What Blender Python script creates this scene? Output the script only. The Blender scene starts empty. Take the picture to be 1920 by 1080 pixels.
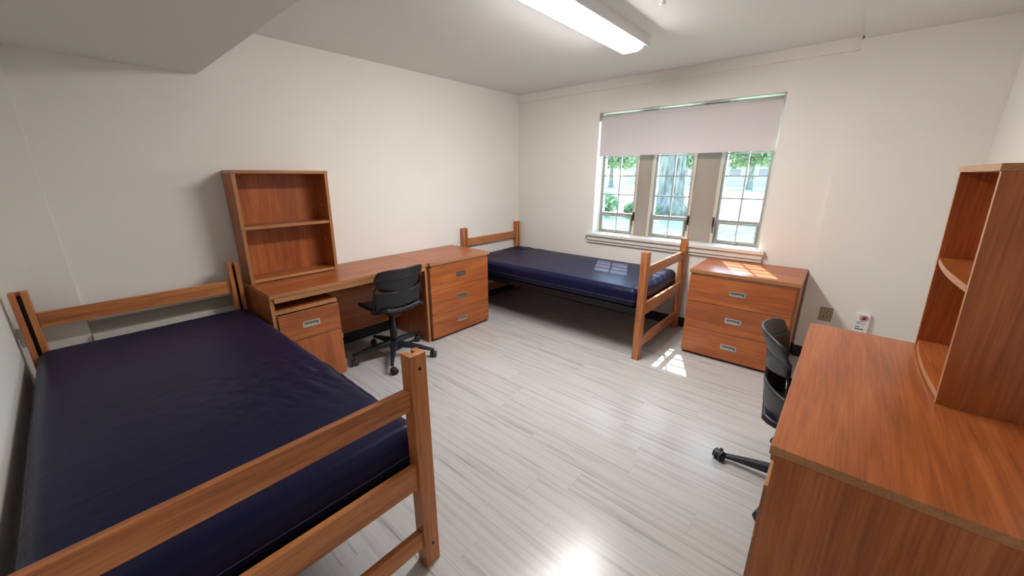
import bpy, bmesh, math, random
from mathutils import Vector, Matrix, noise
random.seed(7)
PI = math.pi
C = bpy.context.scene.collection
SC = bpy.context.scene

# ------------------------------------------------------------------ camera
cam_d = bpy.data.cameras.new('camera')
cam = bpy.data.objects.new('camera', cam_d); C.objects.link(cam)
cam_d.sensor_width = 36.0
cam_d.lens = 715.13 / 1920 * 36
cam_d.clip_start = 0.02; cam_d.clip_end = 500
yaw, pit, rol = math.radians(-41.05), math.radians(16.48), math.radians(-0.026)
Fv = Vector((math.sin(yaw)*math.cos(pit), math.cos(yaw)*math.cos(pit), -math.sin(pit)))
Rv = Vector((math.cos(yaw), -math.sin(yaw), 0)); Uv = Rv.cross(Fv)
R2 = Rv*math.cos(rol)+Uv*math.sin(rol); U2 = -Rv*math.sin(rol)+Uv*math.cos(rol)
cam.matrix_world = Matrix(((R2.x, U2.x, -Fv.x, 3.329), (R2.y, U2.y, -Fv.y, -3.946), (R2.z, U2.z, -Fv.z, 1.512), (0, 0, 0, 1)))
SC.camera = cam

# ------------------------------------------------------------------ exposure, sky, sun
SC.view_settings.view_transform = 'Standard'
SC.view_settings.look = 'None'
SC.view_settings.gamma = 1.0
SC.view_settings.use_curve_mapping = False
SC.view_settings.exposure = 0.27
LAMP = 68.0          # emission of the ceiling lamp's diffuser
W = bpy.data.worlds.new('sky'); SC.world = W; W.use_nodes = True
wn = W.node_tree.nodes; wl = W.node_tree.links
bg = wn['Background']
sky = wn.new('ShaderNodeTexSky'); sky.sky_type = 'NISHITA'
sky.sun_disc = False; sky.sun_elevation = math.radians(51); sky.sun_rotation = math.radians(-24)
sky.air_density = 1.0; sky.dust_density = 0.6
wl.new(sky.outputs[0], bg.inputs[0]); bg.inputs[1].default_value = 1.5
sun_d = bpy.data.lights.new('sun', 'SUN'); sun_d.energy = 15.0; sun_d.angle = math.radians(0.6); sun_d.color = (1.0, 0.97, 0.93)
sun = bpy.data.objects.new('sun', sun_d); C.objects.link(sun)
el = math.radians(55); az = Vector((0.40, -0.917, 0)).normalized()
sdir = Vector((az.x*math.cos(el), az.y*math.cos(el), -math.sin(el)))
sun.rotation_euler = sdir.to_track_quat('-Z', 'Y').to_euler(); sun.location = (0, 8, 12)

# ------------------------------------------------------------------ materials
def mat(name, col, rough=0.6, metal=0.0, spec=0.5, coat=0.0):
    m = bpy.data.materials.new(name); m.use_nodes = True
    b = m.node_tree.nodes['Principled BSDF']
    b.inputs['Base Color'].default_value = (*col, 1); b.inputs['Roughness'].default_value = rough
    b.inputs['Metallic'].default_value = metal; b.inputs['Specular IOR Level'].default_value = spec
    b.inputs['Coat Weight'].default_value = coat
    return m
def N(m, t): return m.node_tree.nodes.new(t)
def L(m, a, b): m.node_tree.links.new(a, b)
def ramp(m, fac, stops):
    r = N(m, 'ShaderNodeValToRGB'); e = r.color_ramp.elements
    while len(e) < len(stops): e.new(0.5)
    for k, (p, c) in zip(e, stops): k.position = p; k.color = (*c, 1)
    L(m, fac, r.inputs[0]); return r
def bump(m, h, strength, dist=0.002):
    b = N(m, 'ShaderNodeBump'); b.inputs['Strength'].default_value = strength; b.inputs['Distance'].default_value = dist
    L(m, h, b.inputs['Height']); L(m, b.outputs[0], m.node_tree.nodes['Principled BSDF'].inputs['Normal']); return b

def paint(name, col, rough=0.85, bscale=140, bs=0.12):
    m = mat(name, col, rough, spec=0.3)
    t = N(m, 'ShaderNodeTexCoord'); n = N(m, 'ShaderNodeTexNoise'); n.inputs['Scale'].default_value = bscale
    L(m, t.outputs['Object'], n.inputs['Vector']); bump(m, n.outputs[0], bs, 0.001)
    n2 = N(m, 'ShaderNodeTexNoise'); n2.inputs['Scale'].default_value = 1.3; L(m, t.outputs['Object'], n2.inputs['Vector'])
    r = ramp(m, n2.outputs[0], [(0.3, tuple(c*0.97 for c in col)), (0.7, col)])
    L(m, r.outputs[0], m.node_tree.nodes['Principled BSDF'].inputs['Base Color'])
    return m

def wood(name, axis, dark, mid, light, rough=0.35, fine=1.0, coat=0.0):
    m = mat(name, mid, rough, coat=coat)
    m.node_tree.nodes['Principled BSDF'].inputs['Coat Roughness'].default_value = 0.2
    t = N(m, 'ShaderNodeTexCoord'); oi = N(m, 'ShaderNodeObjectInfo')
    ad = N(m, 'ShaderNodeVectorMath'); ad.operation = 'MULTIPLY_ADD'
    L(m, oi.outputs['Random'], ad.inputs[0]); ad.inputs[1].default_value = (7, 5, 9); L(m, t.outputs['Object'], ad.inputs[2])
    def nz(sc, lo, det, dist):
        mp = N(m, 'ShaderNodeMapping'); s = [sc]*3; s['xyz'.index(axis)] = lo
        mp.inputs['Scale'].default_value = s; L(m, ad.outputs[0], mp.inputs[0])
        n = N(m, 'ShaderNodeTexNoise'); n.inputs['Scale'].default_value = 1; n.inputs['Detail'].default_value = det
        n.inputs['Distortion'].default_value = dist; L(m, mp.outputs[0], n.inputs['Vector']); return n
    a = nz(9, 0.9, 3, 1.2); b = nz(130*fine, 5, 4, 0.2)
    mx = N(m, 'ShaderNodeMix'); mx.inputs[0].default_value = 0.45
    L(m, a.outputs[0], mx.inputs[2]); L(m, b.outputs[0], mx.inputs[3])
    r = ramp(m, mx.outputs[0], [(0.34, dark), (0.5, mid), (0.66, light)])
    L(m, r.outputs[0], m.node_tree.nodes['Principled BSDF'].inputs['Base Color'])
    bump(m, b.outputs[0], 0.12, 0.0006)
    return m
CH = dict(dark=(0.25, 0.066, 0.018), mid=(0.385, 0.104, 0.027), light=(0.50, 0.158, 0.046))
cherry = {a: wood('cherry_laminate_'+a, a, rough=0.33, **CH) for a in 'xyz'}
edge_m = {a: wood('laminate_edge_'+a, a, (0.33, 0.14, 0.055), (0.42, 0.19, 0.075), (0.50, 0.25, 0.10), rough=0.38) for a in 'xyz'}
OK = dict(dark=(0.25, 0.085, 0.030), mid=(0.49, 0.168, 0.052), light=(0.62, 0.26, 0.09))
oak = {a: wood('oak_'+a, a, rough=0.42, fine=0.8, **OK) for a in 'xyz'}
wall_m = paint('wall_paint', (0.85, 0.82, 0.775))
ceil_m = paint('ceiling_paint', (0.78, 0.775, 0.755), 0.9)
trim_m = paint('trim_paint', (0.76, 0.73, 0.67), 0.5, 60, 0.03)
panel_m = paint('ledge_panel', (0.42, 0.40, 0.36), 0.6, 60, 0.03)
base_m = mat('cove_base_vinyl', (0.012, 0.011, 0.012), 0.5)
nickel = mat('brushed_nickel', (0.62, 0.60, 0.57), 0.32, 1.0)
cup_m = mat('pull_cup', (0.15, 0.15, 0.15), 0.4, 0.5)
blackp = mat('black_plastic', (0.012, 0.013, 0.018), 0.42)
blackm = mat('black_steel', (0.010, 0.010, 0.012), 0.45, 0.3)
darkin = mat('dark_gap', (0.008, 0.006, 0.005), 0.8)
wheelg = mat('grey_tread', (0.20, 0.20, 0.22), 0.5)
alu = mat('painted_steel_frame', (0.36, 0.36, 0.36), 0.45, 0.3)
bronze = mat('bronze_latch', (0.10, 0.07, 0.04), 0.4, 0.8)
cream = paint('cream_frame', (0.58, 0.53, 0.43), 0.5, 60, 0.03)
stone = paint('mullion_panel', (0.36, 0.31, 0.27), 0.8, 30, 0.4)
housing = mat('lamp_housing_white', (0.80, 0.80, 0.82), 0.4)
whitep = mat('white_plastic', (0.82, 0.82, 0.84), 0.4)
beige = mat('beige_plastic', (0.36, 0.29, 0.19), 0.45)
beige2 = mat('beige_plastic_light', (0.42, 0.34, 0.23), 0.45)
slot = mat('slot_dark', (0.03, 0.02, 0.015), 0.6)
red = mat('red_ink', (0.40, 0.015, 0.03), 0.5)
ink = mat('grey_ink', (0.10, 0.11, 0.13), 0.6)

def floor_mat():
    m = mat('vinyl_plank', (0.55, 0.53, 0.51), 0.2, spec=0.62)
    P = m.node_tree.nodes['Principled BSDF']
    t = N(m, 'ShaderNodeTexCoord'); sp = N(m, 'ShaderNodeSeparateXYZ'); L(m, t.outputs['Object'], sp.inputs[0])
    def M(op, a, b=None, c=None):
        n = N(m, 'ShaderNodeMath'); n.operation = op
        for i, v in enumerate((a, b, c)):
            if v is None: continue
            if isinstance(v, (int, float)): n.inputs[i].default_value = v
            else: L(m, v, n.inputs[i])
        return n.outputs[0]
    x, y = sp.outputs[0], sp.outputs[1]
    PW, PL = 0.1525, 0.92
    row = M('FLOOR', M('DIVIDE', M('ADD', y, 10.085), PW))
    w1 = N(m, 'ShaderNodeTexWhiteNoise'); w1.noise_dimensions = '1D'; L(m, row, w1.inputs['W'])
    xs = M('ADD', M('DIVIDE', M('ADD', x, 10), PL), w1.outputs['Value'])
    col = M('FLOOR', xs)
    cb = N(m, 'ShaderNodeCombineXYZ'); L(m, row, cb.inputs[0]); L(m, col, cb.inputs[1])
    w2 = N(m, 'ShaderNodeTexWhiteNoise'); w2.noise_dimensions = '2D'; L(m, cb.outputs[0], w2.inputs['Vector'])
    def streak(sx, sy, det, dist, k):
        c = N(m, 'ShaderNodeCombineXYZ')
        L(m, M('MULTIPLY', x, sx), c.inputs[0]); L(m, M('MULTIPLY', y, sy), c.inputs[1]); L(m, M('MULTIPLY', w2.outputs['Value'], 40+k), c.inputs[2])
        n = N(m, 'ShaderNodeTexNoise'); n.inputs['Scale'].default_value = 1; n.inputs['Detail'].default_value = det
        n.inputs['Distortion'].default_value = dist; L(m, c.outputs[0], n.inputs['Vector']); return n.outputs[0]
    a = streak(1.3, 42, 2, 0.15, 0); b = streak(2.2, 130, 3, 0.2, 13); c = streak(0.9, 9, 1, 0, 29)
    ra = ramp(m, a, [(0.34, (0, 0, 0)), (0.56, (1, 1, 1))])
    rb = ramp(m, b, [(0.33, (0, 0, 0)), (0.47, (1, 1, 1))])
    f = M('ADD', M('ADD', M('MULTIPLY', ra.outputs[0], 0.42), M('MULTIPLY', rb.outputs[0], 0.36)), M('MULTIPLY', c, 0.30))
    r = ramp(m, f, [(0.10, (0.25, 0.235, 0.225)), (0.34, (0.41, 0.395, 0.385)), (0.62, (0.50, 0.485, 0.475)), (0.95, (0.55, 0.535, 0.525))])
    # thin joints
    fy = M('FRACT', M('DIVIDE', M('ADD', y, 10.085), PW)); fx = M('FRACT', xs)
    j = M('MAXIMUM', M('LESS_THAN', fy, 0.010), M('LESS_THAN', fx, 0.0022))
    mx = N(m, 'ShaderNodeMix'); mx.data_type = 'RGBA'; L(m, M('MULTIPLY', j, 0.30), mx.inputs[0]); L(m, r.outputs[0], mx.inputs[6]); mx.inputs[7].default_value = (0.15, 0.14, 0.13, 1)
    L(m, mx.outputs[2], P.inputs['Base Color'])
    n = N(m, 'ShaderNodeTexNoise'); n.inputs['Scale'].default_value = 3.0; L(m, t.outputs['Object'], n.inputs['Vector'])
    rr = N(m, 'ShaderNodeMapRange'); L(m, n.outputs[0], rr.inputs[0]); rr.inputs[3].default_value = 0.19; rr.inputs[4].default_value = 0.29
    L(m, rr.outputs[0], P.inputs['Roughness'])
    n3 = N(m, 'ShaderNodeTexNoise'); n3.inputs['Scale'].default_value = 260; L(m, t.outputs['Object'], n3.inputs['Vector'])
    bump(m, n3.outputs[0], 0.06, 0.0008)
    return m
floor_m = floor_mat()

def mattress_mat():
    m = mat('navy_mattress_cover', (0.0075, 0.0080, 0.034), 0.38, spec=0.15)
    P = m.node_tree.nodes['Principled BSDF']
    P.inputs['Sheen Weight'].default_value = 0.03; P.inputs['Sheen Roughness'].default_value = 0.4; P.inputs['Sheen Tint'].default_value = (0.4, 0.45, 0.8, 1)
    t = N(m, 'ShaderNodeTexCoord')
    mp = N(m, 'ShaderNodeMapping'); mp.inputs['Scale'].default_value = (16, 5, 6); mp.inputs['Rotation'].default_value = (0, 0, 0.5); L(m, t.outputs['Object'], mp.inputs[0])
    n = N(m, 'ShaderNodeTexNoise'); n.inputs['Scale'].default_value = 1; n.inputs['Detail'].default_value = 4; n.inputs['Distortion'].default_value = 0.6; L(m, mp.outputs[0], n.inputs['Vector'])
    v = N(m, 'ShaderNodeTexWave'); v.inputs['Scale'].default_value = 22; v.inputs['Distortion'].default_value = 5; v.inputs['Detail'].default_value = 2; L(m, t.outputs['Object'], v.inputs['Vector'])
    mx = N(m, 'ShaderNodeMix'); mx.inputs[0].default_value = 0.05; L(m, n.outputs[0], mx.inputs[2]); L(m, v.outputs[1], mx.inputs[3])
    bump(m, mx.outputs[0], 0.35, 0.006)
    return m
matt_m = mattress_mat()
pipe_m = mat('navy_piping', (0.035, 0.035, 0.06), 0.5)
edgew = mat('zip_thread', (0.30, 0.30, 0.34), 0.5)

def blind_mat():
    m = mat('blind_fabric', (0.76, 0.70, 0.71), 0.8)
    nt = m.node_tree; P = nt.nodes['Principled BSDF']; out = nt.nodes['Material Output']
    t = N(m, 'ShaderNodeTexCoord'); n = N(m, 'ShaderNodeTexNoise'); n.inputs['Scale'].default_value = 300; L(m, t.outputs['Object'], n.inputs['Vector']); bump(m, n.outputs[0], 0.1, 0.0005)
    tr = N(m, 'ShaderNodeBsdfTranslucent'); tr.inputs[0].default_value = (0.55, 0.50, 0.52, 1)
    mx = N(m, 'ShaderNodeMixShader'); mx.inputs[0].default_value = 0.13
    L(m, P.outputs[0], mx.inputs[1]); L(m, tr.outputs[0], mx.inputs[2]); L(m, mx.outputs[0], out.inputs[0])
    return m
blind_m = blind_mat()

def glass_mat():
    m = bpy.data.materials.new('window_glass'); m.use_nodes = True; nt = m.node_tree; nt.nodes.clear()
    out = nt.nodes.new('ShaderNodeOutputMaterial'); tr = nt.nodes.new('ShaderNodeBsdfTransparent'); gl = nt.nodes.new('ShaderNodeBsdfGlossy')
    tr.inputs[0].default_value = (0.90, 0.96, 0.955, 1); gl.inputs['Roughness'].default_value = 0.02
    lw = nt.nodes.new('ShaderNodeLayerWeight'); lw.inputs[0].default_value = 0.5
    pw = nt.nodes.new('ShaderNodeMath'); pw.operation = 'POWER'; nt.links.new(lw.outputs['Facing'], pw.inputs[0]); pw.inputs[1].default_value = 4
    fr = nt.nodes.new('ShaderNodeMath'); fr.operation = 'MULTIPLY_ADD'; nt.links.new(pw.outputs[0], fr.inputs[0]); fr.inputs[1].default_value = 0.5; fr.inputs[2].default_value = 0.03
    mx = nt.nodes.new('ShaderNodeMixShader'); nt.links.new(fr.outputs[0], mx.inputs[0]); nt.links.new(tr.outputs[0], mx.inputs[1]); nt.links.new(gl.outputs[0], mx.inputs[2]); nt.links.new(mx.outputs[0], out.inputs[0])
    return m
glass_m = glass_mat()
def emit_mat(name, col, s):
    m = bpy.data.materials.new(name); m.use_nodes = True; nt = m.node_tree; nt.nodes.clear()
    out = nt.nodes.new('ShaderNodeOutputMaterial'); e = nt.nodes.new('ShaderNodeEmission'); e.inputs[0].default_value = (*col, 1); e.inputs[1].default_value = s
    nt.links.new(e.outputs[0], out.inputs[0]); return m
lens_m = emit_mat('lit_diffuser', (1.0, 0.972, 0.945), LAMP)

def leafm(name, c1, c2):
    m = mat(name, c1, 0.6); t = N(m, 'ShaderNodeTexCoord'); n = N(m, 'ShaderNodeTexNoise'); n.inputs['Scale'].default_value = 1.5
    L(m, t.outputs['Object'], n.inputs['Vector']); r = ramp(m, n.outputs[0], [(0.35, c1), (0.65, c2)])
    nt = m.node_tree; P = nt.nodes['Principled BSDF']; L(m, r.outputs[0], P.inputs['Base Color'])
    tr = N(m, 'ShaderNodeBsdfTranslucent'); L(m, r.outputs[0], tr.inputs[0]); mx = N(m, 'ShaderNodeMixShader'); mx.inputs[0].default_value = 0.4
    L(m, P.outputs[0], mx.inputs[1]); L(m, tr.outputs[0], mx.inputs[2]); L(m, mx.outputs[0], nt.nodes['Material Output'].inputs[0]); return m
leaf_a = leafm('leaves_green', (0.16, 0.27, 0.12), (0.28, 0.39, 0.20))
leaf_b = leafm('leaves_pale', (0.24, 0.32, 0.17), (0.38, 0.45, 0.27))
bark = mat('bark', (0.20, 0.19, 0.16), 0.9)
_t = N(bark, 'ShaderNodeTexCoord'); _m = N(bark, 'ShaderNodeMapping'); _m.inputs['Scale'].default_value = (14, 14, 2.5); L(bark, _t.outputs['Object'], _m.inputs[0])
_n = N(bark, 'ShaderNodeTexNoise'); _n.inputs['Scale'].default_value = 1; _n.inputs['Detail'].default_value = 5; L(bark, _m.outputs[0], _n.inputs['Vector'])
_r = ramp(bark, _n.outputs[0], [(0.35, (0.10, 0.10, 0.085)), (0.65, (0.30, 0.28, 0.24))]); L(bark, _r.outputs[0], bark.node_tree.nodes['Principled BSDF'].inputs['Base Color']); bump(bark, _n.outputs[0], 0.8, 0.03)
lawn_m = mat('lawn_grass', (0.30, 0.42, 0.20), 0.9)
_t = N(lawn_m, 'ShaderNodeTexCoord'); _n = N(lawn_m, 'ShaderNodeTexNoise'); _n.inputs['Scale'].default_value = 1.2; _n.inputs['Detail'].default_value = 8; L(lawn_m, _t.outputs['Object'], _n.inputs['Vector'])
_r = ramp(lawn_m, _n.outputs[0], [(0.3, (0.22, 0.31, 0.15)), (0.7, (0.32, 0.40, 0.22))]); L(lawn_m, _r.outputs[0], lawn_m.node_tree.nodes['Principled BSDF'].inputs['Base Color'])
brickw = mat('far_brick', (0.42, 0.24, 0.18), 0.9)
_t = N(brickw, 'ShaderNodeTexCoord'); _n = N(brickw, 'ShaderNodeTexBrick'); _n.inputs['Scale'].default_value = 5; L(brickw, _t.outputs['Object'], _n.inputs['Vector'])
_n.inputs['Color1'].default_value = (0.44, 0.25, 0.19, 1); _n.inputs['Color2'].default_value = (0.38, 0.20, 0.15, 1); _n.inputs['Mortar'].default_value = (0.5, 0.46, 0.42, 1); L(brickw, _n.outputs[0], brickw.node_tree.nodes['Principled BSDF'].inputs['Base Color'])
roofm = mat('far_roof', (0.30, 0.30, 0.32), 0.8)
farglass = mat('far_window', (0.30, 0.25, 0.28), 0.3)
pave = mat('paving', (0.62, 0.60, 0.56), 0.9)

# ------------------------------------------------------------------ mesh helpers
def bx(bm, x0, x1, y0, y1, z0, z1, bev=0.0, mi=0, edge=None, ei=1):
    """box into bm; edge='x'/'y'/'z' gives faces with that normal axis material ei"""
    x0, x1 = min(x0, x1), max(x0, x1); y0, y1 = min(y0, y1), max(y0, y1); z0, z1 = min(z0, z1), max(z0, z1)
    t = bmesh.new()
    bmesh.ops.create_cube(t, size=1, matrix=Matrix.Translation(((x0+x1)/2, (y0+y1)/2, (z0+z1)/2)) @ Matrix.Diagonal((x1-x0, y1-y0, z1-z0, 1)))
    if bev: bmesh.ops.bevel(t, geom=t.edges[:], offset=bev, segments=2, affect='EDGES', profile=0.6)
    t.normal_update()
    for f in t.faces:
        f.material_index = mi
        if edge:
            for a in edge:
                if abs(f.normal['xyz'.index(a)]) > 0.7: f.material_index = ei
    merge(bm, t)
def merge(bm, t, mtx=None):
    if mtx is not None: t.transform(mtx)
    vm = {v: bm.verts.new(v.co) for v in t.verts}
    for f in t.faces:
        try:
            g = bm.faces.new([vm[v] for v in f.verts]); g.material_index = f.material_index; g.smooth = f.smooth
        except ValueError: pass
    t.free()
def cyl(bm, p0, p1, r0, r1=None, seg=20, mi=0, smooth=True):
    r1 = r0 if r1 is None else r1
    p0, p1 = Vector(p0), Vector(p1); d = p1-p0; q = d.to_track_quat('Z', 'Y')
    rings = []
    for p, r in ((p0, r0), (p1, r1)):
        rings.append([bm.verts.new(p + q @ Vector((r*math.cos(2*PI*k/seg), r*math.sin(2*PI*k/seg), 0))) for k in range(seg)])
    for k in range(seg):
        f = bm.faces.new((rings[0][k], rings[0][(k+1) % seg], rings[1][(k+1) % seg], rings[1][k])); f.material_index = mi; f.smooth = smooth
    f = bm.faces.new(rings[0][::-1]); f.material_index = mi; f = bm.faces.new(rings[1]); f.material_index = mi
def tube(bm, pts, r, seg=10, mi=0):
    pts = [Vector(p) for p in pts]; rings = []
    for i, p in enumerate(pts):
        d = (pts[min(i+1, len(pts)-1)]-pts[max(i-1, 0)]).normalized()
        ref = Vector((0, 0, 1)) if abs(d.z) < 0.9 else Vector((0, 1, 0))
        u = d.cross(ref).normalized(); v = d.cross(u)
        rr = r[i] if isinstance(r, (list, tuple)) else r
        rings.append([bm.verts.new(p+u*rr*math.cos(2*PI*k/seg)+v*rr*math.sin(2*PI*k/seg)) for k in range(seg)])
    for a, b in zip(rings, rings[1:]):
        for k in range(seg):
            f = bm.faces.new((a[k], a[(k+1) % seg], b[(k+1) % seg], b[k])); f.smooth = True; f.material_index = mi
    bm.faces.new(rings[0][::-1]).material_index = mi; bm.faces.new(rings[-1]).material_index = mi
def lathe(bm, prof, c=(0, 0, 0), seg=28, mi=0):
    rings = [[bm.verts.new((c[0]+r*math.cos(2*PI*k/seg), c[1]+r*math.sin(2*PI*k/seg), c[2]+z)) for k in range(seg)] for r, z in prof]
    for a, b in zip(rings, rings[1:]):
        for k in range(seg):
            f = bm.faces.new((a[k], a[(k+1) % seg], b[(k+1) % seg], b[k])); f.smooth = True; f.material_index = mi
    bm.faces.new(rings[0][::-1]); bm.faces.new(rings[-1])
def prism(bm, poly, a, b, axis='z', mi=0, smooth=False):
    """extrude a 2-D polygon (list of (u,v)) along axis from a to b"""
    def P(u, v, w): return {'z': (u, v, w), 'y': (u, w, v), 'x': (w, u, v)}[axis]
    A = [bm.verts.new(P(u, v, a)) for u, v in poly]; B = [bm.verts.new(P(u, v, b)) for u, v in poly]
    n = len(poly)
    for k in range(n):
        f = bm.faces.new((A[k], A[(k+1) % n], B[(k+1) % n], B[k])); f.material_index = mi; f.smooth = smooth
    bm.faces.new(A[::-1]).material_index = mi; bm.faces.new(B).material_index = mi
def obj(name, bm, m, parent=None, mods=None):
    bmesh.ops.recalc_face_normals(bm, faces=bm.faces[:])
    me = bpy.data.meshes.new(name); bm.to_mesh(me); bm.free()
    for k in (m if isinstance(m, (list, tuple)) else [m]): me.materials.append(k)
    o = bpy.data.objects.new(name, me); C.objects.link(o)
    if parent: o.parent = parent
    return o
def tag(o, label, cat, group=None, kind=None):
    o['label'] = label
    o['category'] = cat
    if group: o['group'] = group
    if kind: o['kind'] = kind
    return o
def thing(name, label, cat, loc=(0, 0, 0), rz=0, group=None):
    o = bpy.data.objects.new(name, None); C.objects.link(o); o.empty_display_size = 0.1
    o.location = loc; o.rotation_euler = (0, 0, rz)
    return tag(o, label, cat, group)
def struct(name, bm, m, parent=None):
    o = obj(name, bm, m, parent)
    if not parent: o['kind'] = 'structure'
    return o
def boxobj(name, m, parent, *b, **k):
    bm = bmesh.new(); bx(bm, *b, **k); return obj(name, bm, m, parent)
def copy_tree(o, parent=None):
    c = o.copy(); C.objects.link(c)
    if parent: c.parent = parent
    for ch in list(o.children): copy_tree(ch, c)
    return c

# ------------------------------------------------------------------ the room
H = 2.448; WX = 3.93; YB = -4.268; XJ = 3.175; YJ = -0.04
WL, WR, WT, WB = 1.128, 2.784, 2.145, 0.872       # window opening
TH = 0.24                                          # wall thickness at the window
bm = bmesh.new(); bx(bm, -0.1, WX+0.1, YB-0.1, 0.1, -0.08, 0); struct('floor', bm, floor_m)
bm = bmesh.new(); bx(bm, -0.1, WX+0.1, YB-0.1, TH, H, H+0.1)
struct('ceiling', bm, ceil_m)
bm = bmesh.new(); bx(bm, -0.12, 0, YB-0.1, TH, 0, H)
struct('wall_left', bm, wall_m)
bm = bmesh.new(); bx(bm, 0.0, 0.02, YB, -4.006, 0, 2.135, bev=0.002); struct('trim_1', bm, wall_m)          # shallow pilaster in the rear corner
bm = bmesh.new(); bx(bm, 0, WX, YB-0.12, YB, 0, H); struct('wall_back', bm, wall_m)
bm = bmesh.new(); bx(bm, WX, WX+0.12, YB-0.1, TH, 0, H); struct('wall_right', bm, wall_m)
bm = bmesh.new()                                                                        # window wall with its opening
bx(bm, 0, WL, 0, TH, 0, H); bx(bm, WR, WX, 0, TH, 0, H); bx(bm, WL, WR, 0, TH, 0, WB); bx(bm, WL, WR, 0, TH, WT, H)
struct('wall_window', bm, wall_m)
bm = bmesh.new(); bx(bm, XJ, WX, YJ, 0, 0, 2.4248); struct('trim_2', bm, wall_m)          # the thicker wall bay right of the dresser
bm = bmesh.new(); bx(bm, 0, XJ, -0.022, 0, 2.362, H, bev=0.002); struct('trim_3', bm, wall_m)      # flat band under the ceiling
bm = bmesh.new(); bx(bm, XJ+0.012, WX, -0.53, 0, 2.425, H); bx(bm, XJ+0.012, WX, YB, -0.53, 2.408, H); struct('ceiling_bulkhead', bm, ceil_m)
bm = bmesh.new(); bx(bm, 0, WX, YB, -3.209, 2.135, H, bev=0.003); struct('ceiling_soffit', bm, ceil_m)
# cove baseboards
def baseb(name, *b):
    bm = bmesh.new(); bx(bm, *b, bev=0.002); struct(name, bm, base_m)
baseb('baseboard_window', 0.008, XJ, -0.008, 0, 0, 0.10)
baseb('baseboard_bay', XJ, WX-0.008, YJ-0.008, YJ, 0, 0.10)
baseb('baseboard_left', 0, 0.008, -4.0, 0, 0, 0.10)
baseb('baseboard_right', WX-0.008, WX, YB, YJ-0.01, 0, 0.10)
baseb('baseboard_back', 0.03, WX-0.01, YB, YB+0.008, 0, 0.10)
# painted ledge with a recessed panel behind the near bed's headboard
bm = bmesh.new()
bx(bm, 0, 0.085, -4.004, -3.215, 0.688, 0.703, bev=0.002); bx(bm, 0, 0.020, -4.004, -3.215, 0.592, 0.688, mi=1)
bx(bm, 0, 0.045, -4.004, -3.215, 0.102, 0.592, bev=0.002); struct('trim_4', bm, [trim_m, panel_m])

# ------------------------------------------------------------------ window
bm = bmesh.new()
bx(bm, 1.068, 2.836, -0.055, 0.0, 0.842, 0.874, bev=0.004)
bx(bm, WL+0.001, WR-0.001, -0.01, 0.19, 0.850, 0.874)
bx(bm, 1.080, 2.824, -0.036, 0, 0.795, 0.842, bev=0.003)
bx(bm, 1.080, 2.824, -0.022, 0, 0.765, 0.795, bev=0.003)
struct('trim_5', bm, trim_m)      # window sill and apron
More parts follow.
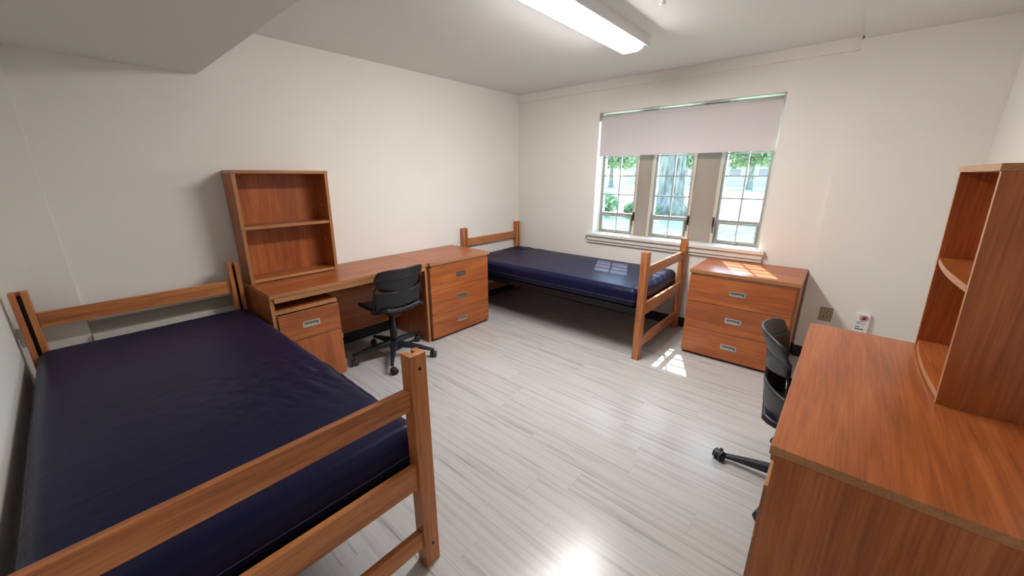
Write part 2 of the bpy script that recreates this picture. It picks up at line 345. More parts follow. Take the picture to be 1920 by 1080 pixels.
# mullion panels between windows
MUL = [(1.545, 1.735), (2.115, 2.372)]
for i, (a, b) in enumerate(MUL):
    bm = bmesh.new(); bx(bm, a+0.022, b-0.024, 0.135, 0.22, 0.874, WT, bev=0.003, mi=0)
    bx(bm, a, a+0.024, 0.12, 0.22, 0.874, WT, bev=0.002, mi=1); bx(bm, b-0.026, b, 0.12, 0.22, 0.874, WT, bev=0.002, mi=1)
    struct('trim_%d' % (6+i), bm, [stone, cream])
def window(n, x0, x1, latch):
    r = bpy.data.objects.new('window_%d' % n, None); C.objects.link(r); r['kind'] = 'structure'; r.location = ((x0+x1)/2, 0.17, 0.874)
    cx = (x0+x1)/2; w = (x1-x0)/2; z0 = 0.0; zt = WT-0.874
    bm = bmesh.new()        # fixed steel frame
    f = 0.022
    bx(bm, -w, -w+f, -0.02, 0.035, 0, zt, bev=0.002); bx(bm, w-f, w, -0.02, 0.035, 0, zt, bev=0.002)
    bx(bm, -w+f, w-f, -0.02, 0.035, 0, f, bev=0.002); bx(bm, -w+f, w-f, -0.02, 0.035, zt-f, zt, bev=0.002)
    bx(bm, -w+f, w-f, -0.022, 0.03, 0.205, 0.228, bev=0.002)
    obj('window_frame', bm, alu, r)
    bm = bmesh.new()        # muntins of the upper sash
    bx(bm, -0.006, 0.006, -0.008, 0.012, 0.228, zt-f)
    for z in (0.428, 0.628, 0.828, 1.03): bx(bm, -w+f, w-f, -0.007, 0.011, z-0.006, z+0.006)
    obj('muntin', bm, alu, r)
    bm = bmesh.new()        # hopper vent
    g = 0.016
    bx(bm, -w+f, w-f, -0.035, -0.005, 0.024, 0.024+g, bev=0.002); bx(bm, -w+f, w-f, -0.035, -0.005, 0.203-g, 0.203, bev=0.002)
    bx(bm, -w+f, -w+f+g, -0.035, -0.005, 0.024+g, 0.203-g, bev=0.002); bx(bm, w-f-g, w-f, -0.035, -0.005, 0.024+g, 0.203-g, bev=0.002)
    bx(bm, -0.005, 0.005, -0.02, -0.006, 0.04, 0.187)
    obj('vent_sash', bm, alu, r)
    bm = bmesh.new(); bx(bm, -w+f, w-f, 0.001, 0.004, 0.228, zt-f); obj('glass', bm, glass_m, r)
    bm = bmesh.new(); bx(bm, -w+f+g, w-f-g, -0.017, -0.014, 0.04, 0.187); obj('glass', bm, glass_m, r)
    bm = bmesh.new()        # ring pull on the vent
    pts = [(0.011*math.cos(a), -0.040, 0.018+0.011*math.sin(a)) for a in [2*PI*k/14 for k in range(15)]]
    tube(bm, pts, 0.0028, 6); bx(bm, -0.02, 0.02, -0.038, -0.02, 0.010, 0.024)
    obj('ring_pull', bm, alu, r)
    bm = bmesh.new(); s = latch
    lx = w+0.012 if s > 0 else -w-0.012
    bx(bm, lx-0.010, lx+0.010, -0.056, -0.046, 0.16, 0.25, bev=0.002)
    tube(bm, [(lx, -0.05, 0.235), (lx, -0.075, 0.235), (lx-0.004*s, -0.082, 0.20), (lx-0.006*s, -0.078, 0.13), (lx-0.006*s, -0.072, 0.10)], [0.007, 0.007, 0.006, 0.006, 0.004], 8)
    obj('latch', bm, bronze, r)
    return r
window(1, 1.135, 1.545, 1); window(2, 1.735, 2.115, 1); window(3, 2.372, 2.752, -1)
bm = bmesh.new(); bx(bm, 2.752, WR, 0.14, 0.22, 0.874, WT, bev=0.002); bx(bm, WL, 1.135, 0.14, 0.22, 0.874, WT); struct('trim_8', bm, cream)

# roller blind
r = thing('roller_blind', 'pale pinkish grey roller blind half drawn down over the three-part window', 'blind', (1.956, 0.05, 2.10))
bm = bmesh.new(); cyl(bm, (-0.812, 0.0, 0.0), (0.812, 0.0, 0.0), 0.021, seg=24); obj('roller_tube', bm, blind_m, r)
bm = bmesh.new()
bx(bm, -0.812, 0.812, -0.0215, -0.0205, -0.372, -0.002); bx(bm, -0.812, 0.812, -0.0245, -0.0215, -0.014, -0.012)
obj('fabric', bm, blind_m, r)
bm = bmesh.new(); bx(bm, -0.812, 0.812, -0.026, -0.017, -0.392, -0.368, bev=0.002); obj('hem_bar', bm, blind_m, r)
for s in (-1, 1):
    bm = bmesh.new(); bx(bm, s*0.813, s*0.8265, -0.028, 0.028, -0.03, 0.044, bev=0.002); obj('bracket', bm, alu, r)

# ------------------------------------------------------------------ ceiling lamp
r = thing('ceiling_lamp', 'long white surface-mounted ceiling lamp with a glowing curved diffuser', 'ceiling light', (1.948, -1.65, H))
bm = bmesh.new()
prism(bm, [(-0.106, 0.0), (0.106, 0.0), (0.108, -0.064), (0.106, -0.070), (-0.106, -0.070), (-0.108, -0.064)], -0.60, 0.645, 'y'); obj('housing', bm, housing, r)
bm = bmesh.new()
poly = [(0.090*(abs(math.cos(a))**0.6)*(1 if math.cos(a) > 0 else -1), -0.068+0.034*(math.sin(a))) for a in [PI+PI*k/24 for k in range(25)]]
prism(bm, poly, -0.585, 0.575, 'y', smooth=False); obj('diffuser', bm, lens_m, r)
for y0, y1 in ((-0.605, -0.585), (0.575, 0.592)):
    bm = bmesh.new(); prism(bm, [(u*1.02, v-0.0005 if v < -0.072 else v) for u, v in poly], y0, y1, 'y'); obj('end_cap', bm, housing, r)
r = thing('sprinkler_head', 'small white ceiling sprinkler head right of the lamp', 'sprinkler', (2.375, -1.63, H))
bm = bmesh.new(); lathe(bm, [(0.038, 0), (0.038, -0.006), (0.022, -0.014), (0.014, -0.03)]); obj('escutcheon', bm, whitep, r)
bm = bmesh.new(); lathe(bm, [(0.010, -0.03), (0.010, -0.05), (0.006, -0.052)]); lathe(bm, [(0.017, -0.060), (0.018, -0.063), (0.004, -0.064)])
for s in (-1, 1): tube(bm, [(s*0.010, 0, -0.046), (s*0.014, 0, -0.054), (s*0.008, 0, -0.061)], 0.002, 6)
obj('nozzle', bm, whitep, r)

# ------------------------------------------------------------------ handles
def pull(parent, x, y, z, w=0.118, h=0.044):
    """recessed rectangular pull on a face looking towards -y, centred x,z at plane y"""
    def rr(w_, h_, r_, n=5):
        p = []
        for cx_, cz_, a0 in ((w_/2-r_, h_/2-r_, 0), (-w_/2+r_, h_/2-r_, PI/2), (-w_/2+r_, -h_/2+r_, PI), (w_/2-r_, -h_/2+r_, 1.5*PI)):
            for k in range(n+1): a = a0+k*PI/2/n; p.append((cx_+r_*math.cos(a), cz_+r_*math.sin(a)))
        return p
    o_, i_ = rr(w, h, 0.009), rr(w-0.020, h-0.018, 0.004)
    bm = bmesh.new(); n = len(o_)
    R = [[bm.verts.new((x+u, yy, z+v)) for u, v in pl] for pl, yy in ((o_, y), (o_, y-0.004), (i_, y-0.004), (i_, y-0.001))]
    for a, b in zip(R, R[1:]):
        for k in range(n): bm.faces.new((a[k], a[(k+1) % n], b[(k+1) % n], b[k]))
    o = obj('handle', bm, nickel, parent)
    bm = bmesh.new(); bx(bm, x-w/2+0.0095, x+w/2-0.0095, y-0.0022, y-0.0012, z-h/2+0.0085, z+h/2-0.0085)
    obj('recess', bm, cup_m, o)
    bm = bmesh.new(); bx(bm, x-w/2+0.0105, x+w/2-0.024, y-0.0050, y-0.0023, z-h/2+0.0095, z-0.003); obj('grip', bm, nickel, o)
    return o

# ------------------------------------------------------------------ three-drawer dressers (local: back on y=0, front looks towards -y)
def dresser(label, loc, rz):
    r = thing('dresser', label, 'dresser', loc, rz)
    Wd, D, Ht = 0.76, 0.585, 0.76
    bm = bmesh.new(); bx(bm, 0.0, Wd, -D-0.012, 0, Ht-0.028, Ht, bev=0.0015, edge='xy'); obj('top', bm, [cherry['x'], edge_m['x']], r)
    bm = bmesh.new()
    bx(bm, 0.004, 0.024, -D+0.02, -0.002, 0.022, Ht-0.0285, edge='y'); bx(bm, Wd-0.024, Wd-0.004, -D+0.02, -0.002, 0.022, Ht-0.0285, edge='y')
    bx(bm, 0.024, Wd-0.024, -0.012, -0.003, 0.022, Ht-0.0285); bx(bm, 0.024, Wd-0.024, -D+0.022, -0.012, 0.022, 0.04)
    obj('carcass', bm, [cherry['z'], edge_m['z']], r)
    boxobj('front_rail', [edge_m['x']], r, 0.024, Wd-0.024, -D+0.003, -D+0.03, Ht-0.048, Ht-0.0285)
    boxobj('plinth', [base_m], r, 0.015, Wd-0.015, -D+0.045, -0.01, 0, 0.0215)
    zs = [(0.024, 0.252), (0.256, 0.484), (0.488, 0.710)]
    for a, b in zs:
        bm = bmesh.new(); bx(bm, 0.006, Wd-0.020, -D-0.001, -D+0.0185, a, b, bev=0.0012, edge='xz'); d = obj('drawer', bm, [cherry['x'], edge_m['x']], r)
        pull(d, 0.372, -D-0.001, (a+b)/2+0.003)
    return r
dresser('brown three-drawer dresser against the left wall at the end of the long desk', (0.014, -1.937, 0), PI/2)
dresser('brown three-drawer dresser below the window beside the far bed', (2.402, -0.020, 0), math.radians(1.0))

# ------------------------------------------------------------------ desks (local as for the dressers)
def desk(label, loc, rz, mirror=False, Wd=1.262, D=0.575):
    r = thing('desk', label, 'desk', loc, rz)
    X = (lambda x: Wd-x) if mirror else (lambda x: x)
    Ht = 0.76
    def part(name, m, boxes, par=r, **k):
        bm = bmesh.new()
        for b in boxes: bx(bm, X(b[0]), X(b[1]), *b[2:], bev=0.0012, **k)
        return obj(name, bm, m, par)
    part('desktop', [cherry['x'], edge_m['x']], [(0, Wd, -D, 0, Ht-0.028, Ht)], edge='xy')
    part('front_rail', [edge_m['x']], [(0.026, Wd-0.026, -D+0.004, -D+0.03, Ht-0.064, Ht-0.0285)])
    part('side_panel', [cherry['z'], edge_m['z']], [(0.0, 0.025, -D+0.015, 0, 0.0, Ht-0.0285)], edge='y')
    part('side_panel', [cherry['z'], edge_m['z']], [(Wd-0.025, Wd, -D+0.015, 0, 0.0, Ht-0.0285)], edge='y')
    part('modesty_panel', [cherry['x'], edge_m['x']], [(0.436, Wd-0.026, -0.13, -0.112, 0.16, Ht-0.0285)], edge='z')
    p = part('pedestal', [cherry['z'], edge_m['z']], [(0.415, 0.435, -D+0.03, -0.01, 0.03, Ht-0.125), (0.026, 0.436, -D+0.020, -0.01, Ht-0.150, Ht-0.122), (0.026, 0.415, -D+0.04, -0.01, 0.03, 0.05), (0.026, 0.415, -0.02, -0.01, 0.05, Ht-0.143)], edge='y')
    part('plinth', [base_m], [(0.035, 0.425, -D+0.07, -0.03, 0, 0.029)])
    d = part('drawer', [cherry['x'], edge_m['x']], [(0.028, 0.438, -D+0.004, -D+0.022, 0.402, 0.602)], edge='xz')
    pull(d, X(0.232), -D+0.004, 0.503)
    c = part('door', [cherry['z'], edge_m['z']], [(0.028, 0.438, -D+0.004, -D+0.022, 0.034, 0.397)], edge='xz')
    for z in (0.10, 0.32): part('hinge', [nickel], [(0.438, 0.443, -D+0.002, -D+0.03, z, z+0.04)], par=c)
    part('pencil_drawer', [cherry['x'], edge_m['x']], [(0.64, Wd-0.03, -D+0.05, -D+0.066, Ht-0.110, Ht-0.063), (0.64, Wd-0.03, -D+0.066, -0.15, Ht-0.075, Ht-0.063)], edge='z')
    return r
desk('long brown desk on the left wall carrying a bookcase, between near bed and dresser', (0.012, -3.203, 0), PI/2)
desk('brown desk on the right in the foreground with a chair tucked under it', (3.868, -1.478, 0), -PI/2, mirror=True, Wd=1.272, D=0.585)

# ------------------------------------------------------------------ bookcases that stand on the desks
def bookcase(label, loc, rz, bulge=0.0, Wd=0.625, edg='z'):
    r = thing('bookcase', label, 'bookcase', loc, rz)
    Hh = 0.785; t = 0.022; db, dt = 0.193, 0.224
    def side(x0):
        bm = bmesh.new(); prism(bm, [(-db, 0), (0, 0), (0, Hh-t-0.0005), (-dt+0.0008, Hh-t-0.0005)], x0, x0+t, 'x')
        bm.normal_update()
        bmesh.ops.recalc_face_normals(bm, faces=bm.faces[:])
        for f in bm.faces: f.material_index = 1 if f.normal.y < -0.9 else 0
        return obj('side_panel', bm, [cherry['z'], edge_m['z']], r)
    side(0); side(Wd-t)
    boxobj('top', [cherry['x'], edge_m['x']], r, -0.001, Wd+0.001, -dt-0.004, 0, Hh-t, Hh, bev=0.0012, edge='xy')
    boxobj('back_panel', [cherry['z']], r, t, Wd-t, -0.010, -0.002, 0.0, Hh-t-0.0005)
    def shelf(z, name):
        d = db+(dt-db)*z/Hh-0.004
        n = 16; pts = []
        for k in range(n+1):
            u = k/n; pts.append((t+0.0005+(Wd-2*t-0.001)*u, -d-bulge*4*u*(1-u)))
        poly = pts+[(Wd-t-0.0005, -0.011), (t+0.0005, -0.011)]
        bm = bmesh.new(); prism(bm, poly, z, z+t, 'z'); bmesh.ops.recalc_face_normals(bm, faces=bm.faces[:])
        for f in bm.faces: f.material_index = 1 if abs(f.normal.z) < 0.5 else 0
        return obj(name, bm, [cherry['x'], edge_m['x']], r)
    shelf(0.388, 'shelf'); shelf(0.006, 'base_board')
    for x, s in ((t, 1), (Wd-t, -1)):
        for z in (0.10, 0.25, 0.52, 0.66): bm = bmesh.new(); cyl(bm, (x-s*0.001, -0.09, z), (x+s*0.006, -0.09, z), 0.004, seg=10); obj('shelf_pin', bm, nickel, r)
    return r
bookcase('open brown two-shelf bookcase standing on the left desk', (0.014, -3.192, 0.7602), PI/2)
bookcase('brown bookcase with bowed shelves standing on the right-hand desk', (3.866, -1.486, 0.7602), -PI/2, bulge=0.014, Wd=0.645)

# ------------------------------------------------------------------ beds (local: head posts at x=0, foot posts at x=LEN, near side y=0)
LEN, WID = 2.14, 0.935
def bed(label, loc, rz=0):
    r = thing('bed_frame', label, 'bed', loc, rz)
    HP = 0.93; px, py = 0.028, 0.033
    def post(x, y, s):        # s: side that carries the groove (+1 = towards +x)
        g, dp = 0.0085, 0.030
        poly = [(x-s*px, y-py), (x+s*px, y-py), (x+s*px, y-g), (x+s*(px-dp), y-g), (x+s*(px-dp), y+g), (x+s*px, y+g), (x+s*px, y+py), (x-s*px, y+py)]
        bm = bmesh.new(); prism(bm, poly, 0, HP, 'z'); p = obj('post', bm, oak['z'], r)
        md = p.modifiers.new('soft', 'BEVEL'); md.width = 0.0025; md.segments = 2; md.limit_method = 'ANGLE'
        bm = bmesh.new(); bx(bm, x+s*(px-dp+0.0005), x+s*(px-dp+0.004), y-g+0.0005, y+g-0.0005, 0.1, HP-0.02); obj('slotted_strip', bm, blackm, p)
        for z in (0.10, HP-0.055):      # bolt hole caps on the outer face
            bm = bmesh.new(); cyl(bm, (x-s*(px+0.0006), y+0.004, z), (x-s*(px-0.002), y+0.004, z), 0.0065, seg=14)
            obj('bolt_hole', bm, darkin, p)
        return p
    for x, s in ((0, 1), (LEN, -1)):
        for y in (0, WID): post(x, y, s)
        for z0, z1 in ((0.722, 0.805), (0.385, 0.490), (0.098, 0.180)):
            bm = bmesh.new(); bx(bm, x-0.012-s*0.004, x+0.012-s*0.004, py+0.0005, WID-py-0.0005, z0, z1, bev=0.003); obj('rail', bm, oak['y'], r)
    zf = 0.405
    bm = bmesh.new()          # angle-iron deck
    x0, x1 = px+0.002, LEN-px-0.002; y0, y1 = 0.0, WID
    for y, s in ((y0, 1), (y1, -1)):
        bx(bm, x0, x1, y, y+s*0.004, zf-0.018, zf+0.04); bx(bm, x0, x1, y, y+s*0.035, zf, zf+0.004)
    for x, s in ((x0, 1), (x1, -1)):
        bx(bm, x, x+s*0.004, y0+0.005, y1-0.005, zf-0.03, zf+0.04); bx(bm, x-s*0.007, x+s*0.035, y0+py+0.003, y1-py-0.003, zf-0.004, zf+0.03)
    obj('deck_frame', bm, blackm, r)
    bm = bmesh.new(); bx(bm, x0+0.004, x1-0.004, y0+0.006, y1-0.006, zf+0.022, zf+0.028); obj('deck_panel', bm, blackm, r)
    bm = bmesh.new()
    for k in range(1, 7):
        y = y0+(y1-y0)*k/7; tube(bm, [(x0+0.02, y, zf+0.010), (x1-0.02, y, zf+0.010)], 0.003, 6)
    for k in range(1, 20):
        x = x0+(x1-x0)*k/20; tube(bm, [(x, y0+0.02, zf+0.016), (x, y1-0.02, zf+0.016)], 0.003, 6)
    obj('deck_springs', bm, blackm, r)
    for x, s in ((x0, 1), (x1, -1)):        # hooks into the posts
        for y in (0, WID):
            bm = bmesh.new(); bx(bm, x-s*0.0018, x+s*0.006, y-0.006, y+0.006, zf-0.06, zf+0.036); obj('corner_hook', bm, blackm, r)
    return r
B1 = (0.150, -4.206); B2 = (0.038, -1.002)
bed('oak bed frame in the near left corner, its end rails closest to the camera', (B1[0], B1[1], 0))
bed('oak bed frame below the window in the far corner', (B2[0], B2[1], 0))

def mattress(label, cx, cy, seed, lx, ly, wr):
    r = thing('mattress', label, 'mattress', (cx, cy, 0.4462))
    th = 0.165; nx, ny, nz = 220, 100, 12
    def shape(u, v, w):       # u,v,w in -1..1 on the surface of a cube -> rounded slab
        rad = 0.045
        hx, hy, hz = lx/2, ly/2, th/2
        p = Vector((u*hx, v*hy, w*hz))
        q = Vector((max(-hx+rad, min(hx-rad, p.x)), max(-hy+rad, min(hy-rad, p.y)), max(-hz+rad, min(hz-rad, p.z))))
        d = p-q
        if d.length > 1e-6 and sum(abs(c) > 1e-6 for c in d) > 1: p = q+d.normalized()*rad
        e = 1-abs(w)
        bul = 0.010*(1-w*w)
        if abs(u) > 0.999: p.x += math.copysign(bul, u)
        if abs(v) > 0.999: p.y += math.copysign(bul, v)
        if w > 0.3:           # slightly crowned top with soft creases
            p.z += 0.006*(1-u*u)*(1-v*v)
            f = noise.noise(Vector((p.x*2.2+seed, p.y*2.2, 0)))*0.004
            k = math.exp(-(((p.x-wr[0])/0.28)**2+((p.y-wr[1])/0.24)**2))
            f += k*0.016*noise.turbulence(Vector((p.x*4+p.y*9, p.y*20-p.x*9, seed)), 3, True)
            p.z += f
        if abs(w) < 0.99 and (abs(u) > 0.98 or abs(v) > 0.98):      # puckers along the border
            a = p.x if abs(v) > 0.98 else p.y
            s_ = 0.0055*noise.noise(Vector((a*16, seed*3, p.z*6)))*(0.5+0.5*max(0, w))
            if abs(v) > 0.98: p.y += math.copysign(s_, v)
            else: p.x += math.copysign(s_, u)
        p.z += th/2
        return p
    bm = bmesh.new(); cache = {}
    def V(i, j, k):
        key = (i, j, k)
        if key not in cache: cache[key] = bm.verts.new(shape(2*i/nx-1, 2*j/ny-1, 2*k/nz-1))
        return cache[key]
    for i in range(nx):
        for j in range(ny):
            for k in (0, nz): bm.faces.new((V(i, j, k), V(i+1, j, k), V(i+1, j+1, k), V(i, j+1, k)))
    for i in range(nx):
        for k in range(nz):
            for j in (0, ny): bm.faces.new((V(i, j, k), V(i+1, j, k), V(i+1, j, k+1), V(i, j, k+1)))
    for j in range(ny):
        for k in range(nz):
            for i in (0, nx): bm.faces.new((V(i, j, k), V(i, j+1, k), V(i, j+1, k+1), V(i, j, k+1)))
    for f in bm.faces: f.smooth = True
    obj('cover', bm, matt_m, r)
    bm = bmesh.new(); zc = th*0.36
    cs = []
    hx, hy, rad = lx/2+0.0085, ly/2+0.0085, 0.05
    for cx_, cy_, a0 in ((hx-rad, hy-rad, 0), (-hx+rad, hy-rad, PI/2), (-hx+rad, -hy+rad, PI), (hx-rad, -hy+rad, 1.5*PI)):
        for k in range(9): a = a0+k*PI/16; cs.append((cx_+rad*math.cos(a), cy_+rad*math.sin(a), zc))
    cs.append(cs[0]); cs.append(cs[1]); tube(bm, cs, 0.0032, 6); obj('piping', bm, pipe_m, r)
    return r
mattress('navy blue vinyl mattress on the near bed in the left corner', B1[0]+LEN/2, B1[1]+WID/2+0.012, 1.3, LEN-0.086, 0.965, (0.30, 0.28))
mattress('navy blue vinyl mattress on the far bed under the window', B2[0]+LEN/2, B2[1]+WID/2-0.012, 5.1, LEN-0.086, 0.950, (-0.9, 0.3))

# ------------------------------------------------------------------ task chairs (local: sitter faces -x, floor at z=0)
def rbox(c, s, q):
    t = bmesh.new(); bmesh.ops.create_cube(t, size=1, matrix=Matrix.Diagonal((*s, 1)))
    bmesh.ops.bevel(t, geom=t.edges[:], offset=min(s)*0.25, segments=2, affect='EDGES')
    t.transform(Matrix.Translation(c) @ q.to_matrix().to_4x4()); return t
def shell(name, fn, nu, nv, th, m, parent):
    bm = bmesh.new(); g = [[bm.verts.new(fn(-1+2*i/nu, j/nv)) for j in range(nv+1)] for i in range(nu+1)]
    for i in range(nu):
        for j in range(nv):
            f = bm.faces.new((g[i][j], g[i+1][j], g[i+1][j+1], g[i][j+1])); f.smooth = True
    o = obj(name, bm, m, parent)
    s = o.modifiers.new('thick', 'SOLIDIFY'); s.thickness = th; s.offset = 0
    b = o.modifiers.new('soft', 'BEVEL'); b.width = th*0.4; b.segments = 2; b.limit_method = 'ANGLE'; b.angle_limit = 0.8
    return o
def chair(label, loc, rz, phase, dz=0.0):
    r = thing('task_chair', label, 'chair', loc, rz, None)
    # five-star base
    bm = bmesh.new(); lathe(bm, [(0.030, 0.075), (0.046, 0.085), (0.046, 0.125), (0.036, 0.15), (0.032, 0.155)]); obj('hub', bm, blackp, r)
    for k in range(5):
        a = phase+2*PI*k/5-rz; d = Vector((math.cos(a), math.sin(a), 0)); n = Vector((-d.y, d.x, 0))
        bm = bmesh.new(); rings = []
        for q, zt_, hh, ww in ((0.03, 0.140, 0.052, 0.026), (0.12, 0.133, 0.046, 0.023), (0.22, 0.112, 0.034, 0.019), (0.30, 0.092, 0.022, 0.016), (0.335, 0.083, 0.018, 0.014)):
            c = d*q
            rings.append([bm.verts.new(Vector((c.x, c.y, 0))+n*ww*sx+Vector((0, 0, zt_-hh*sz))) for sx, sz in ((-0.7, 0), (0.7, 0), (1, 0.25), (0.8, 1), (-0.8, 1), (-1, 0.25))])
        for A, B in zip(rings, rings[1:]):
            for i in range(6): bm.faces.new((A[i], A[(i+1) % 6], B[(i+1) % 6], B[i]))
        bm.faces.new(rings[0][::-1]); bm.faces.new(rings[-1])
        e_ = d*0.334; cyl(bm, (e_.x, e_.y, 0.060), (e_.x, e_.y, 0.0835), 0.0145, 0.0135, 16)
        l = obj('leg', bm, blackp, r); b = l.modifiers.new('soft', 'BEVEL'); b.width = 0.004; b.segments = 2
        # caster: swivelled a little out of line
        cc = d*0.335; ta = a+PI/2+0.5*math.sin(k*2.1); td = Vector((math.cos(ta), math.sin(ta), 0)); wc = cc+td*0.012; ax = Vector((-td.y, td.x, 0))
        bm = bmesh.new(); cyl(bm, (cc.x, cc.y, 0.040), (cc.x, cc.y, 0.062), 0.008)
        hood = []
        for i in range(9):
            an = PI*i/8; hood.append((0.028*math.cos(an), 0.028*math.sin(an)))
        A = [bm.verts.new(Vector((wc.x, wc.y, 0.029))+td*u+Vector((0, 0, v))+ax*0.007) for u, v in hood]; B = [bm.verts.new(Vector((wc.x, wc.y, 0.029))+td*u+Vector((0, 0, v))-ax*0.007) for u, v in hood]
        for i in range(8): bm.faces.new((A[i], A[i+1], B[i+1], B[i]))
        bm.faces.new(A); bm.faces.new(B[::-1]); bm.faces.new((A[0], B[0], B[-1], A[-1]))
        cs = obj('caster', bm, blackp, r)
        for s in (-1, 1):
            bm = bmesh.new(); p = Vector((wc.x, wc.y, 0.0275))
            cyl(bm, p+ax*s*0.009, p+ax*s*0.024, 0.0270, 0.0270, 24, 0); cyl(bm, p+ax*s*0.0105, p+ax*s*0.0135, 0.0274, 0.0274, 24, 1)
            cyl(bm, p+ax*s*0.024, p+ax*s*0.027, 0.024, 0.018, 24, 0)
            obj('wheel', bm, [blackp, wheelg], cs)
    bm = bmesh.new(); lathe(bm, [(0.030, 0.150), (0.030, 0.235), (0.027, 0.237), (0.027, 0.305), (0.024, 0.307), (0.022, 0.385), (0.014, 0.387), (0.014, 0.415)]); obj('column', bm, blackp, r); n0 = len(r.children)
    bm = bmesh.new(); merge(bm, rbox((0.0, 0, 0.430), (0.23, 0.15, 0.045), Matrix.Identity(3).to_quaternion())); merge(bm, rbox((0.10, 0, 0.435), (0.10, 0.24, 0.028), Matrix.Identity(3).to_quaternion())); obj('tilt_mechanism', bm, blackm, r)
    bm = bmesh.new(); tube(bm, [(0.02, 0.06, 0.425), (0.05, 0.15, 0.425), (0.07, 0.21, 0.435)], 0.005, 8); tube(bm, [(0.07, 0.205, 0.434), (0.085, 0.225, 0.44), (0.115, 0.245, 0.425)], [0.008, 0.013, 0.010], 8); obj('lever', bm, blackp, r)
    # seat
    def seat(u, v):
        x = -0.235+v*0.43; hw = 0.205*(1-0.12*(2*v-1)**2)
        hw *= (1-0.18*max(0, (abs(2*v-1)-0.75)/0.25)**2)
        z = 0.470-0.014*(1-u*u)-0.028*max(0, (0.25-v)/0.25)**2+0.012*max(0, (v-0.8)/0.2)**2
        return (x, u*hw, z+0.006*abs(u)**3)
    shell('seat', seat, 20, 16, 0.032, blackp, r)
    # rear lower band, rising from the seat
    def low(u, v):
        hw = 0.206+0.012*v; x = 0.190+0.018*v-0.085*u*u
        return (x, u*hw, 0.500+0.125*v-0.030*u*u*(1-v))
    shell('lumbar_band', low, 22, 5, 0.016, blackp, r)
    # two overlapping upper bands of the backrest
    def mid(u, v):
        hw = 0.150+0.070*v**0.5; x = 0.212+0.010*v-0.085*u*u
        return (x, u*hw, 0.636+0.110*v+0.016*u*u*(1-v))
    shell('backrest', mid, 22, 6, 0.014, blackp, r)
    def top(u, v):
        hw = 0.222-0.020*v**2; x = 0.226+0.034*v-0.085*u*u
        return (x, u*hw, 0.740+0.090*v*(1-0.22*u**4))
    shell('backrest_cap', top, 22, 6, 0.014, blackp, r)
    for s in (-1, 1):
        bm = bmesh.new()
        tube(bm, [(0.06, s*0.13, 0.440), (0.05, s*0.205, 0.455), (0.10, s*0.228, 0.49), (0.125, s*0.226, 0.57), (0.130, s*0.214, 0.66), (0.155, s*0.196, 0.72)], 0.0085, 8)
        obj('back_support', bm, blackm, r)
    bm = bmesh.new(); tube(bm, [(0.14, 0, 0.44), (0.175, 0, 0.45), (0.190, 0, 0.50), (0.200, 0, 0.60), (0.206, 0, 0.70)], 0.011, 8); obj('spine', bm, blackm, r)
    for o in r.children[n0:]: o.location.z += dz          # seat height
    return r
chair('black plastic swivel chair at the left desk seen from behind', (0.575, -2.33, 0), math.radians(2), math.radians(36), 0.015)
chair('black swivel chair tucked under the right-hand desk, mostly hidden by the desktop', (3.376, -1.85, 0), PI+0.12, math.radians(36), -0.050)

# ------------------------------------------------------------------ wall fittings
r = thing('power_outlet', 'beige power outlet plate low on the wall beside the window dresser', 'outlet', (3.340, YJ, 0.418))
bm = bmesh.new(); bx(bm, -0.042, 0.042, -0.006, 0, -0.058, 0.058, bev=0.002); obj('plate', bm, beige, r)
for z in (-0.026, 0.026):
    bm = bmesh.new(); bx(bm, -0.024, 0.024, -0.0085, -0.006, z-0.018, z+0.018, bev=0.001); s = obj('socket', bm, beige2, r)
    bm = bmesh.new()
    for x in (-0.012, 0.012): bx(bm, x-0.003, x+0.003, -0.0092, -0.0084, z-0.002, z+0.012)
    cyl(bm, (0, -0.0092, z-0.010), (0, -0.0084, z-0.010), 0.004, seg=10); obj('socket_slot', bm, slot, s)
r = thing('wall_alarm_box', 'small white wall box with a red prohibition symbol, just above the right desk', 'wall box', (3.562, YJ, 0.400))
bm = bmesh.new(); bx(bm, -0.043, 0.043, -0.032, 0, -0.082, 0.082, bev=0.005); obj('body', bm, whitep, r)
bm = bmesh.new()
def ring(bm, cx, cz, r0, r1, y0, y1, n=32):
    q = [[bm.verts.new((cx+rr*math.cos(2*PI*k/n), yy, cz+rr*math.sin(2*PI*k/n))) for k in range(n)] for rr, yy in ((r0, y0), (r0, y1), (r1, y1), (r1, y0))]
    for a in range(4):
        A, B = q[a], q[(a+1) % 4]
        for k in range(n): bm.faces.new((A[k], A[(k+1) % n], B[(k+1) % n], B[k]))
ring(bm, 0.008, 0.045, 0.0185, 0.024, -0.0320, -0.0328)
t = bmesh.new(); bmesh.ops.create_cube(t, size=1, matrix=Matrix.Translation((0.008, -0.0324, 0.045)) @ Matrix.Rotation(-0.75, 4, 'Y') @ Matrix.Diagonal((0.040, 0.0008, 0.006, 1))); merge(bm, t)
obj('prohibition_sign', bm, red, r)
bm = bmesh.new(); ring(bm, 0.008, 0.045, 0.0, 0.0135, -0.0319, -0.0323); obj('sign_pictogram', bm, mat('dark_red_ink', (0.12, 0.01, 0.015), 0.5), r)
bm = bmesh.new()
for z, a, b, h_ in ((0.012, -0.03, 0.0, 0.002), (0.004, -0.03, 0.024, 0.0012), (-0.006, -0.03, 0.020, 0.0012), (-0.026, -0.032, -0.006, 0.003), (-0.044, -0.032, 0.020, 0.004)): bx(bm, a, b, -0.0326, -0.0319, z-h_, z+h_)
obj('printed_lines', bm, ink, r)

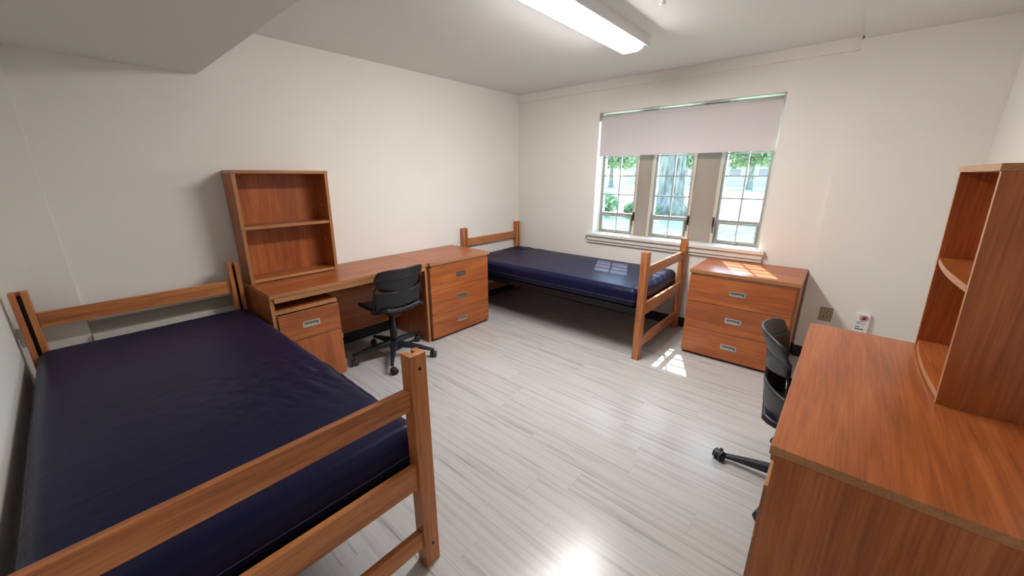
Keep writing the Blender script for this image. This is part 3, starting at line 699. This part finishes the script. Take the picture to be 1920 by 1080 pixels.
# ------------------------------------------------------------------ outdoors
GZ = 0.35
bm = bmesh.new(); bx(bm, -60, 40, TH+0.02, 110, GZ-0.3, GZ); lawn = struct('lawn', bm, lawn_m)
bm = bmesh.new(); bx(bm, -60, 40, 24, 26.5, GZ, GZ+0.01); struct('path', bm, pave)
def foliage(blobs, n, size, seed, m, parent, name='foliage'):
    rnd = random.Random(seed); bm = bmesh.new(); tot = sum(b[3]*b[4]*b[5] for b in blobs)
    for b in blobs:
        for _ in range(int(n*b[3]*b[4]*b[5]/tot)):
            while True:
                p = Vector((rnd.uniform(-1, 1), rnd.uniform(-1, 1), rnd.uniform(-1, 1)))
                if 0.25 < p.length < 1: break
            c = Vector((b[0]+p.x*b[3], b[1]+p.y*b[4], b[2]+p.z*b[5]))
            u = Vector((rnd.gauss(0, 1), rnd.gauss(0, 1), rnd.gauss(0, 1))).normalized(); v = u.orthogonal().normalized(); s = size*rnd.uniform(0.6, 1.3)
            a = [bm.verts.new(c+u*s), bm.verts.new(c+v*s*0.45), bm.verts.new(c-u*s), bm.verts.new(c-v*s*0.45)]; bm.faces.new(a)
    return obj(name, bm, m, parent)
def trunk(parent, h, r0, r1, flare, seed):
    rnd = random.Random(seed); bm = bmesh.new(); rings = []; seg = 20
    for i in range(14):
        z = h*i/13; rr = r0+(r1-r0)*i/13+flare*math.exp(-z/0.35)
        rings.append([bm.verts.new((rr*(1+0.10*math.sin(3*a+z)+0.06*math.sin(5*a+2))*math.cos(a), rr*(1+0.10*math.sin(3*a+z))*math.sin(a), z)) for a in [2*PI*k/seg for k in range(seg)]])
    for A, B in zip(rings, rings[1:]):
        for k in range(seg): bm.faces.new((A[k], A[(k+1) % seg], B[(k+1) % seg], B[k])).smooth = True
    bm.faces.new(rings[0][::-1]); bm.faces.new(rings[-1]); obj('trunk', bm, bark, parent)
    for k in range(4):
        a = k*1.7+0.4; bm = bmesh.new(); tube(bm, [(0, 0, h*0.8), (0.8*math.cos(a), 0.8*math.sin(a), h*0.98), (2.0*math.cos(a), 2.0*math.sin(a), h*1.25)], [r1*0.6, r1*0.4, 0.05], 8); obj('branch', bm, bark, parent)
r = thing('tree', 'large tree whose thick trunk stands outside the middle window', 'tree', (-0.82, 8.0, GZ))
trunk(r, 4.6, 0.34, 0.26, 0.26, 3)
foliage([(0, 1.2, 6.8, 3.2, 2.6, 2.2), (-2.6, 1.8, 6.0, 1.8, 1.6, 1.3), (2.2, 3.4, 6.2, 1.9, 1.5, 1.4), (0.3, 3.4, 5.2, 2.0, 1.4, 1.0)], 3800, 0.15, 5, leaf_a, r)
for i, (x, y, h, w, lab) in enumerate(((-15.0, 32, 6.5, 3.0, 'pale green tree far across the lawn, seen through the left window'),
                                  (-9.0, 33, 6.5, 2.4, 'pale green tree across the lawn, seen through the middle window beside the thick trunk'),
                                  (-3.4, 34, 7.0, 2.8, 'pale green tree across the lawn before the brick building, seen through the right window'))):
    r = thing('tree', lab, 'tree', (x, y, GZ)); trunk(r, 2.6, 0.22, 0.15, 0.1, 20+i)
    foliage([(0, 0, h*0.62, w*0.8, w*0.7, h*0.34), (-w*0.4, 0.4, h*0.5, w*0.5, w*0.5, h*0.26), (w*0.45, -0.3, h*0.5, w*0.5, w*0.5, h*0.25)], 4200, 0.24, 40+i, leaf_b, r)
for i, (x, y, s, lab) in enumerate(((-2.4, 6.3, 0.7, 'low green shrub on the lawn below the left window panes'), (-1.1, 6.6, 0.42, 'low green shrub at the foot of the big tree'))):
    r = thing('shrub', lab, 'shrub', (x, y, GZ))
    foliage([(0, 0, s*0.55, s*1.1, s*0.8, s*0.55)], 1500, 0.07, 60+i, leaf_a, r)
    bm = bmesh.new()
    for k in range(5): tube(bm, [(0, 0, 0), (0.3*s*math.cos(k*1.3), 0.3*s*math.sin(k*1.3), s*0.7)], 0.012, 6)
    obj('stem', bm, bark, r)
r = thing('brick_building', 'low red-brick building far across the lawn, seen through the right window', 'building', (-5.5, 44, GZ))
bm = bmesh.new(); bx(bm, -14, 9, 0, 9, 0, 2.3); obj('wall', bm, brickw, r)
bm = bmesh.new(); prism(bm, [(-0.6, 2.3), (9.6, 2.3), (4.5, 4.4)], -14.5, 9.5, 'x'); obj('roof', bm, roofm, r)
for k in range(8):
    x = -12.6+k*2.7
    f = boxobj('window', [whitep], r, x, x+1.3, -0.06, 0.0, 0.9, 1.9); boxobj('pane', [farglass], f, x+0.1, x+1.2, -0.08, -0.06, 1.0, 1.8)
